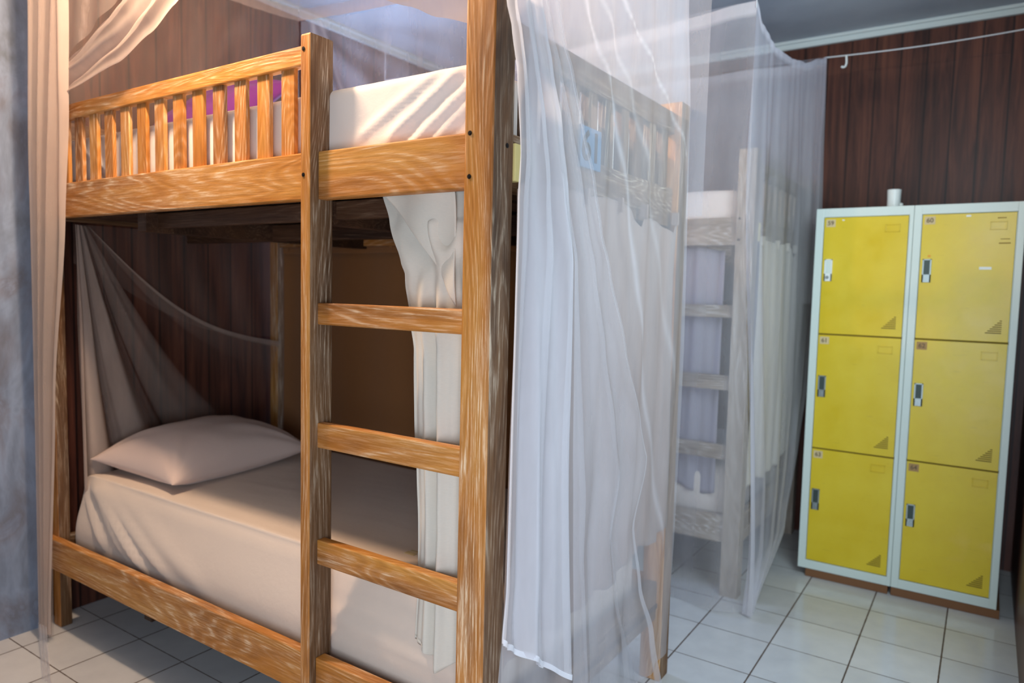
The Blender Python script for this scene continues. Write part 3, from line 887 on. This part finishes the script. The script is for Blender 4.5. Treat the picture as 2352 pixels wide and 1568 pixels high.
locker(.5735, .970, .604, .943, 'right yellow locker column with doors 60, 62 and 64 in a pale green white frame', ('60', '62', '64'), False, True)
def pack(xa, xb):
    def f(bm):
        bm_box(bm, xa, xb, YL + .004, YL + .55, .001, .0385, .002)
    return f
for xa, xb, side in ((.21, .562, 'left'), (.575, .982, 'right')):
    o = mesh_from('packing_strip', pack(xa, xb), M['plywood']); tag(o, 'brown wooden strip laid under the %s yellow locker column' % side, 'wooden strip')
# cup on top
cup = empty('cup', (.475, 2.50, 1.742), label='small white cup standing on top of the left locker', cat='cup')
def cupf(bm):
    pr = [(.0, .0), (.026, 0), (.027, .004), (.0275, .05), (.029, .086), (.0295, .090), (.0275, .090), (.026, .05), (.0245, .006), (0, .006)]
    rings = []
    for r, z in pr:
        rings.append([bm.verts.new((r * math.cos(2 * PI * i / 32), r * math.sin(2 * PI * i / 32), z)) for i in range(32)] if r > 0 else [bm.verts.new((0, 0, z))])
    for a, b in zip(rings, rings[1:]):
        for i in range(32):
            j = (i + 1) % 32
            if len(a) == 1: bm.faces.new((a[0], b[i], b[j]))
            elif len(b) == 1: bm.faces.new((a[i], b[0], a[j]))
            else: bm.faces.new((a[i], b[i], b[j], a[j]))
mesh_from('cup_body', cupf, M['white'], cup, True)
def knob(bm):
    bmesh.ops.create_uvsphere(bm, u_segments=14, v_segments=8, radius=.008, matrix=Matrix.Translation((.031, 0, .022)))
mesh_from('cup_knob', knob, M['white'], cup, True)

# ------------------------------------------------------------------ light
# bare warm ceiling lamp just in front of the near bunk (above the picture)
LP = Vector((-.93, -.20, 2.50))
lamp = empty('ceiling_lamp', (LP.x, LP.y, ZC), label='warm bulb hanging from the ceiling in front of the orange bunk bed', cat='ceiling lamp')
mesh_from('lamp_cap', lambda bm: bm_cyl(bm, (0, 0, -.06), (0, 0, 0), .05, 24, .035), M['lampmetal'], lamp)
mesh_from('lamp_cord', lambda bm: bm_cyl(bm, (0, 0, -.17), (0, 0, -.06), .004, 8), M['lampmetal'], lamp)
mesh_from('lamp_socket', lambda bm: bm_cyl(bm, (0, 0, -.185), (0, 0, -.14), .016, 16), M['lampmetal'], lamp)
l = bpy.data.lights.new('bulb_light', 'POINT'); l.energy = 102; l.color = (1, .72, .50); l.shadow_soft_size = .045
lo = bpy.data.objects.new('bulb_light', l); lo.location = LP; C.objects.link(lo)

def area(name, loc, target, sx, sy, power, col):
    a = bpy.data.lights.new(name, 'AREA'); a.shape = 'RECTANGLE'; a.size = sx; a.size_y = sy; a.energy = power; a.color = col
    o = bpy.data.objects.new(name, a); o.location = loc
    o.rotation_euler = (Vector(target) - Vector(loc)).to_track_quat('-Z', 'Y').to_euler(); C.objects.link(o)
    return o
area('window_daylight', (.85, -2.6, 1.35), (-.4, .1, .9), 1.0, 1.5, 9, (.94, .96, 1.0))
area('low_corner_fill', (.92, -1.42, .85), (-.10, .1, .5),   .45, .9, 25, (.72, .84, 1.0))  # added cool fill beside the camera for the near corner
area('foot_net_fill', (1.25, .25, 1.05), (-.1, .6, .95), .9, 1.7, 13, (.68, .83, 1.0))  # added fill from the right to brighten the foot-end net
area('locker_fill', (1.12, .55, 2.05), (0, 1.9, 2.0), .8, 1.0, 25, (.72, .90, .98))  # added fill out of view, lights the lockers and both nets
area('rear_blue_fill', (-2.08, 1.48, 1.8), (0, 1.7, 2.3), .55, .8, 30, (.46, .62, 1.0))  # added blue fill at the solid left wall, lifts nets and ceiling
w = bpy.data.worlds.new('World'); scene.world = w; w.use_nodes = True
bg = w.node_tree.nodes['Background']; bg.inputs[0].default_value = (.62, .78, 1, 1); bg.inputs[1].default_value = .08

# ------------------------------------------------------------------ camera
cam = bpy.data.cameras.new('camera'); co = bpy.data.objects.new('camera', cam); C.objects.link(co)
R = ((0.83125287, 0.55542056, 0.02294914), (-0.06085091, 0.04988022, 0.99689976), (0.55255391, -0.83007227, 0.07526093))
m = Matrix(((R[0][0], R[1][0], R[2][0]), (R[0][1], R[1][1], R[2][1]), (R[0][2], R[1][2], R[2][2]))).to_4x4()
m.translation = Vector((.86713, -1.21861, 1.34638))
co.matrix_world = m
cam.sensor_width = 36; cam.lens = 36 * 1639.49 / 2352
cam.clip_start = .05
cam.dof.use_dof = True; cam.dof.focus_distance = 1.75; cam.dof.aperture_fstop = 2.4
scene.camera = co

scene.view_settings.view_transform = 'Standard'; scene.view_settings.look = 'None'
scene.view_settings.gamma = 1; scene.view_settings.use_curve_mapping = False; scene.view_settings.exposure = 0
scene.cycles.transparent_max_bounces = 24
